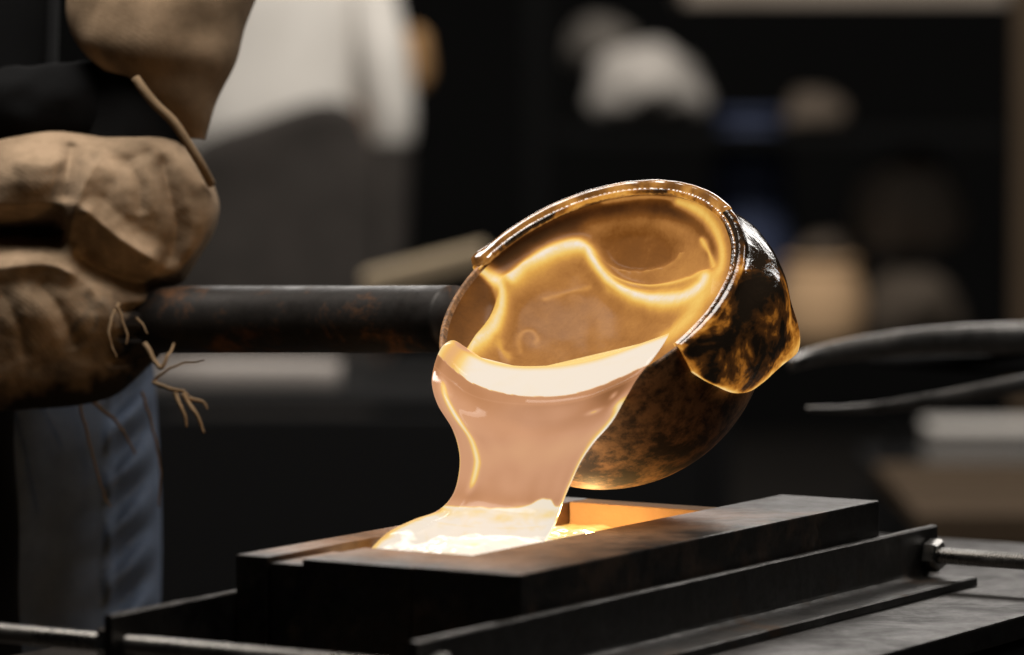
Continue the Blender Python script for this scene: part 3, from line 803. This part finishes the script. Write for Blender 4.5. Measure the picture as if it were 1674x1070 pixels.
pxloft('arm_warmer', [(230, 606, 672, BD-.06, .06), (400, 600, 664, BD-.08, .055), (560, 580, 640, BD-.12, .05)], MAT_APRON, pb, 16, 24)
pxloft('apron', [(165, 520, 560, BD-.2, .02), (185, 440, 590, BD-.2, .03), (230, 330, 606, BD-.2, .03), (320, 290, 612, BD-.2, .03), (700, 280, 615, BD-.2, .03), (1150, 280, 620, BD-.2, .03)], MAT_APRON, pb, 40, 32, .008, 7)
pxloft('trousers', [(600, 290, 600, BD, .14), (900, 300, 590, BD, .13), (1250, 310, 580, BD, .11), (1720, 320, 570, BD, .1)], MAT_BLACK, pb, 24, 28)

# ------------------------------------------------------------------ things behind
def at_floor(x, d): p = P(x, 535, d); return (p[0], p[1], FLOOR)
def slab(name, x0, x1, y0, y1, d0, d1, mat, parent=None, bevel=.006):
    """box between picture-height levels measured at the nearer depth d0."""
    a, b = P(x0, y1, d0), P(x1, y0, d0)
    return world_box(name, (a[0], a[1], a[2]), (b[0], a[1] + (d1-d0), b[2]), mat, parent, bevel)
MAT_WOODD = plain('brown_wood', (.07, .048, .030), .7, 6)
MAT_PALE = plain('pale_grey_paint', (.50, .47, .44), .6, 5)
MAT_BEIGE = plain('beige_clay', (.46, .30, .17), .8, 6)
MAT_GREYP = plain('grey_card', (.25, .21, .175), .8, 6)
MAT_BROWNC = plain('brown_card', (.10, .078, .06), .8, 6)
MAT_SACK = plain('dark_leather', (.07, .055, .042), .8, 6)
MAT_BLUE = plain('navy_paint', (.035, .045, .085), .6, 5)
RD = 9.0
MAT_SOOT = plain('soot_black', (.0025, .0025, .0025), .95, 3)
rk = thing('storage_rack', 'dark storage rack with a brown upright standing far behind the ladle', 'rack', at_floor(1250, RD))
for x in (860, 1650): slab('upright', x, x+34, -60, 1640, RD, RD+.05, MAT_WOODD if x > 900 else MAT_SOOT, rk)
for x in (860, 1650): slab('upright', x, x+34, -60, 1640, RD+.5, RD+.55, MAT_DARK, rk)
for y in (215, 560, 900): slab('shelf_board', 894, 1650, y, y+24, RD, RD+.55, MAT_SOOT, rk)
slab('shelf_board', 1120, 1650, -40, 4, RD, RD+.55, MAT_GREYP, rk)
def lump(name, cx, cy, rx, ry, d, mat, label, cat, seed, rz=None):
    k = K(d); o = blob(name, [ball(cx, cy, 0, rx, ry, (rz or rx), 0, d), ball(cx-rx*.35, cy+ry*.35, -10, rx*.75, ry*.62, rx*.7, 15, d), ball(cx+rx*.4, cy+ry*.4, 0, rx*.7, ry*.55, rx*.7, -10, d)], mat, None, .012, 5, (.018, 9))
    return tag(o, label, cat)
lump('cloth_bundle', 1060, 135, 92, 66, RD+.22, cloth('rag', (.50, .46, .42), (.38, .35, .32)), 'blurred pale grey cloth bundle heaped on the upper rack shelf', 'cloth', 1)
lump('rag_heap', 985, 70, 60, 46, RD+.3, cloth('rag_dim', (.14, .125, .11), (.09, .08, .07)), 'dim grey rag hanging above left of the pale cloth bundle', 'rag', 8)
lump('leather_glove', 672, 95, 30, 58, BD+.5, plain('tan_leather', (.30, .17, .075), .8, 6), 'blurred tan leather glove hanging right of the pale shirt', 'glove', 9)
lump('leather_pouch', 1325, 178, 52, 36, RD+.22, MAT_BROWNC, 'small dim brown pouch on the upper rack shelf', 'pouch', 2)
# beige bucket on the lower shelf
bk = thing('clay_pot', 'blurred beige clay pot glowing in light on the lower rack shelf', 'pot', tuple(P(1350, 556, RD+.2)))
def pot(x, ytop, ybot, rt, rb, d, mat, parent, names=('pot_wall', 'pot_rim')):
    k = K(d); base = P(x, ybot, d); Hh = (ybot-ytop)*k
    rings = [[base + np.array([rb*k*q*math.cos(a), rb*k*q*math.sin(a), 0]) for a in np.linspace(0, 6.283, 32, endpoint=False)] for q in (.02, 1)]
    for t in np.linspace(.08, 1, 10):
        r = (rb + (rt-rb)*t + 14*math.sin(t*math.pi))*k
        rings.append([base + np.array([r*math.cos(a), r*math.sin(a), Hh*t]) for a in np.linspace(0, 6.283, 32, endpoint=False)])
    for t, q in ((1, .88), (.3, .8), (.28, .02)):
        rings.append([base + np.array([rt*k*q*math.cos(a), rt*k*q*math.sin(a), Hh*t]) for a in np.linspace(0, 6.283, 32, endpoint=False)])
    loops(names[0], rings, mat, parent)
    tp = [base + np.array([rt*k*1.03*math.cos(a), rt*k*1.03*math.sin(a), Hh]) for a in np.linspace(0, 6.283, 33)]
    tube(names[1], tp, 8*k, mat, parent, 10, False)
pot(1340, 430, 556, 52, 66, RD+.2, MAT_BEIGE, bk)
lump('clay_block', 1345, 405, 44, 26, RD+.2, MAT_BROWNC, 'dim brown lump resting on top of the beige clay pot', 'lump', 5)
lump('canvas_sack', 1485, 330, 86, 88, RD+.3, MAT_GREYP, 'dim grey brown sack slumped on the lower rack shelf beside the clay pot', 'sack', 3)
lump('leather_roll', 1490, 500, 84, 56, RD+.25, MAT_SACK, 'dark brown roll under the grey sack on the lower rack shelf', 'leather roll', 4)
dr = thing('steel_canister', 'dim navy blue canister on the lower rack shelf left of the clay pot', 'canister', tuple(P(1225, 556, RD+.2)))
pot(1225, 190, 556, 50, 62, RD+.25, MAT_BLUE, dr, ('drum_wall', 'drum_rim'))
# bench behind with pipe and plank
BEN = 5.6
be = thing('workbench', 'dark workbench in the gloom behind the ladle handle', 'workbench', at_floor(600, BEN))
slab('bench_top', 60, 1180, 646, 668, BEN, BEN+.6, MAT_DARK, be)
slab('added_dark_sheet', 90, 1150, 669, 1950, BEN+.03, BEN+.05, MAT_DARK, be)  # dark sheet added so the space below the bench top stays black
for x in (80, 1151):
    slab('leg', x, x+40, 669, 1950, BEN+.03, BEN+.09, MAT_DARK, be); slab('leg', x, x+40, 669, 1950, BEN+.5, BEN+.56, MAT_DARK, be)
tag(tube('steel_pipe', [P(250, 616, BEN+.12), P(360, 615, BEN+.12), P(500, 616, BEN+.13), P(556, 617, BEN+.13)], 29*K(BEN), plain('pale_pipe', (.42, .38, .35), .6, 5), None, 24), 'short pale grey pipe lying on the dark bench behind the handle', 'pipe')
pk = slab('wooden_plank', 590, 800, 425, 460, BEN+.2, BEN+.34, plain('tan_wood', (.42, .33, .22), .7, 5))
tag(pk, 'blurred tan plank propped behind where the handle meets the ladle', 'plank')
cpk = Vector(P(700, 442, BEN+.27)); pk.data.transform(Matrix.Translation(cpk) @ Matrix.Rotation(math.radians(-14), 4, 'Y') @ Matrix.Translation(-cpk))
for x, y, label in ((640, 645, ''), ): pass
# cart at the right
CD = 6.4
ct = thing('tool_cart', 'dark two tier tool cart behind the right end of the mould', 'cart', at_floor(1600, CD))
slab('tray', 1440, 1900, 776, 792, CD, CD+.45, MAT_DARK, ct); slab('tray', 1440, 1900, 850, 866, CD, CD+.45, MAT_DARK, ct)
for x in (1446, 1880):
    slab('post', x, x+16, 700, 2080, CD+.01, CD+.03, MAT_DARK, ct); slab('post', x, x+16, 700, 2080, CD+.40, CD+.42, MAT_DARK, ct)
tb2 = thing('metal_box', 'blurred pale grey metal box lying on the cart top tray', 'box', tuple(P(1640, 775, CD+.1)))
slab('box_body', 1525, 1800, 714, 775, CD+.04, CD+.2, MAT_PALE, tb2, .01); slab('box_lid', 1522, 1803, 700, 713, CD+.035, CD+.205, MAT_PALE, tb2, .006)
jr = thing('round_jar', 'blurred pale round jar on the lower cart tray cut off by the frame', 'jar', tuple(P(1690, 849, CD+.12)))
pot(1692, 748, 848, 26, 34, CD+.14, MAT_PALE, jr, ('jar_wall', 'jar_rim'))
cr8 = thing('wooden_crate', 'brown wooden crate standing low behind the right threaded rod', 'crate', at_floor(1660, 5.4))
for i in range(5):
    slab('plank', 1500, 1900, 858 + i*62, 858 + i*62 + 56, 5.2, 5.23, MAT_WOODD, cr8, .004)
for i in range(4):
    a = P(1500, 856, 5.2); b2 = P(1900, 856, 5.2)
    world_box('plank', (a[0], a[1] + i*.16, a[2]-.012), (b2[0], a[1] + i*.16 + .15, a[2]+.012), MAT_WOODD, cr8, .004)
for x in (1502, 1870): slab('corner_post', x, x+28, 1160, 2010, 5.24, 5.28, MAT_WOODD, cr8)
# tongs held out from the right, tips beside the ladle
tg = thing('tongs', 'dark curved steel tongs reaching in from the right beside the ladle', 'tongs', tuple(P(1500, 600, 3.5)))
tube('arm', cr([P(1290, 596, 3.42), P(1330, 583, 3.44), P(1400, 570, 3.46), P(1500, 559, 3.48), P(1600, 555, 3.5), P(1760, 553, 3.54)], 40), np.linspace(12, 30, 40)*K(3.46), MAT_TONG, tg, 20, True, (1, .6))
tube('arm', cr([P(1320, 668, 3.42), P(1380, 669, 3.44), P(1450, 664, 3.46), P(1540, 650, 3.48), P(1640, 632, 3.5), P(1780, 606, 3.54)], 40), np.linspace(4, 17, 40)*K(3.46), MAT_TONG, tg, 20, True, (1, .45))
tube('cross_strap', cr([P(1420, 588, 3.50), P(1500, 592, 3.50), P(1620, 596, 3.51), P(1780, 590, 3.54)], 24), np.linspace(8, 20, 24)*K(3.46), MAT_DARK, tg, 14, True, (1, .4))

for o in COL.objects:
    if o.name.startswith('hex_nut'): o.matrix_parent_inverse = Matrix()
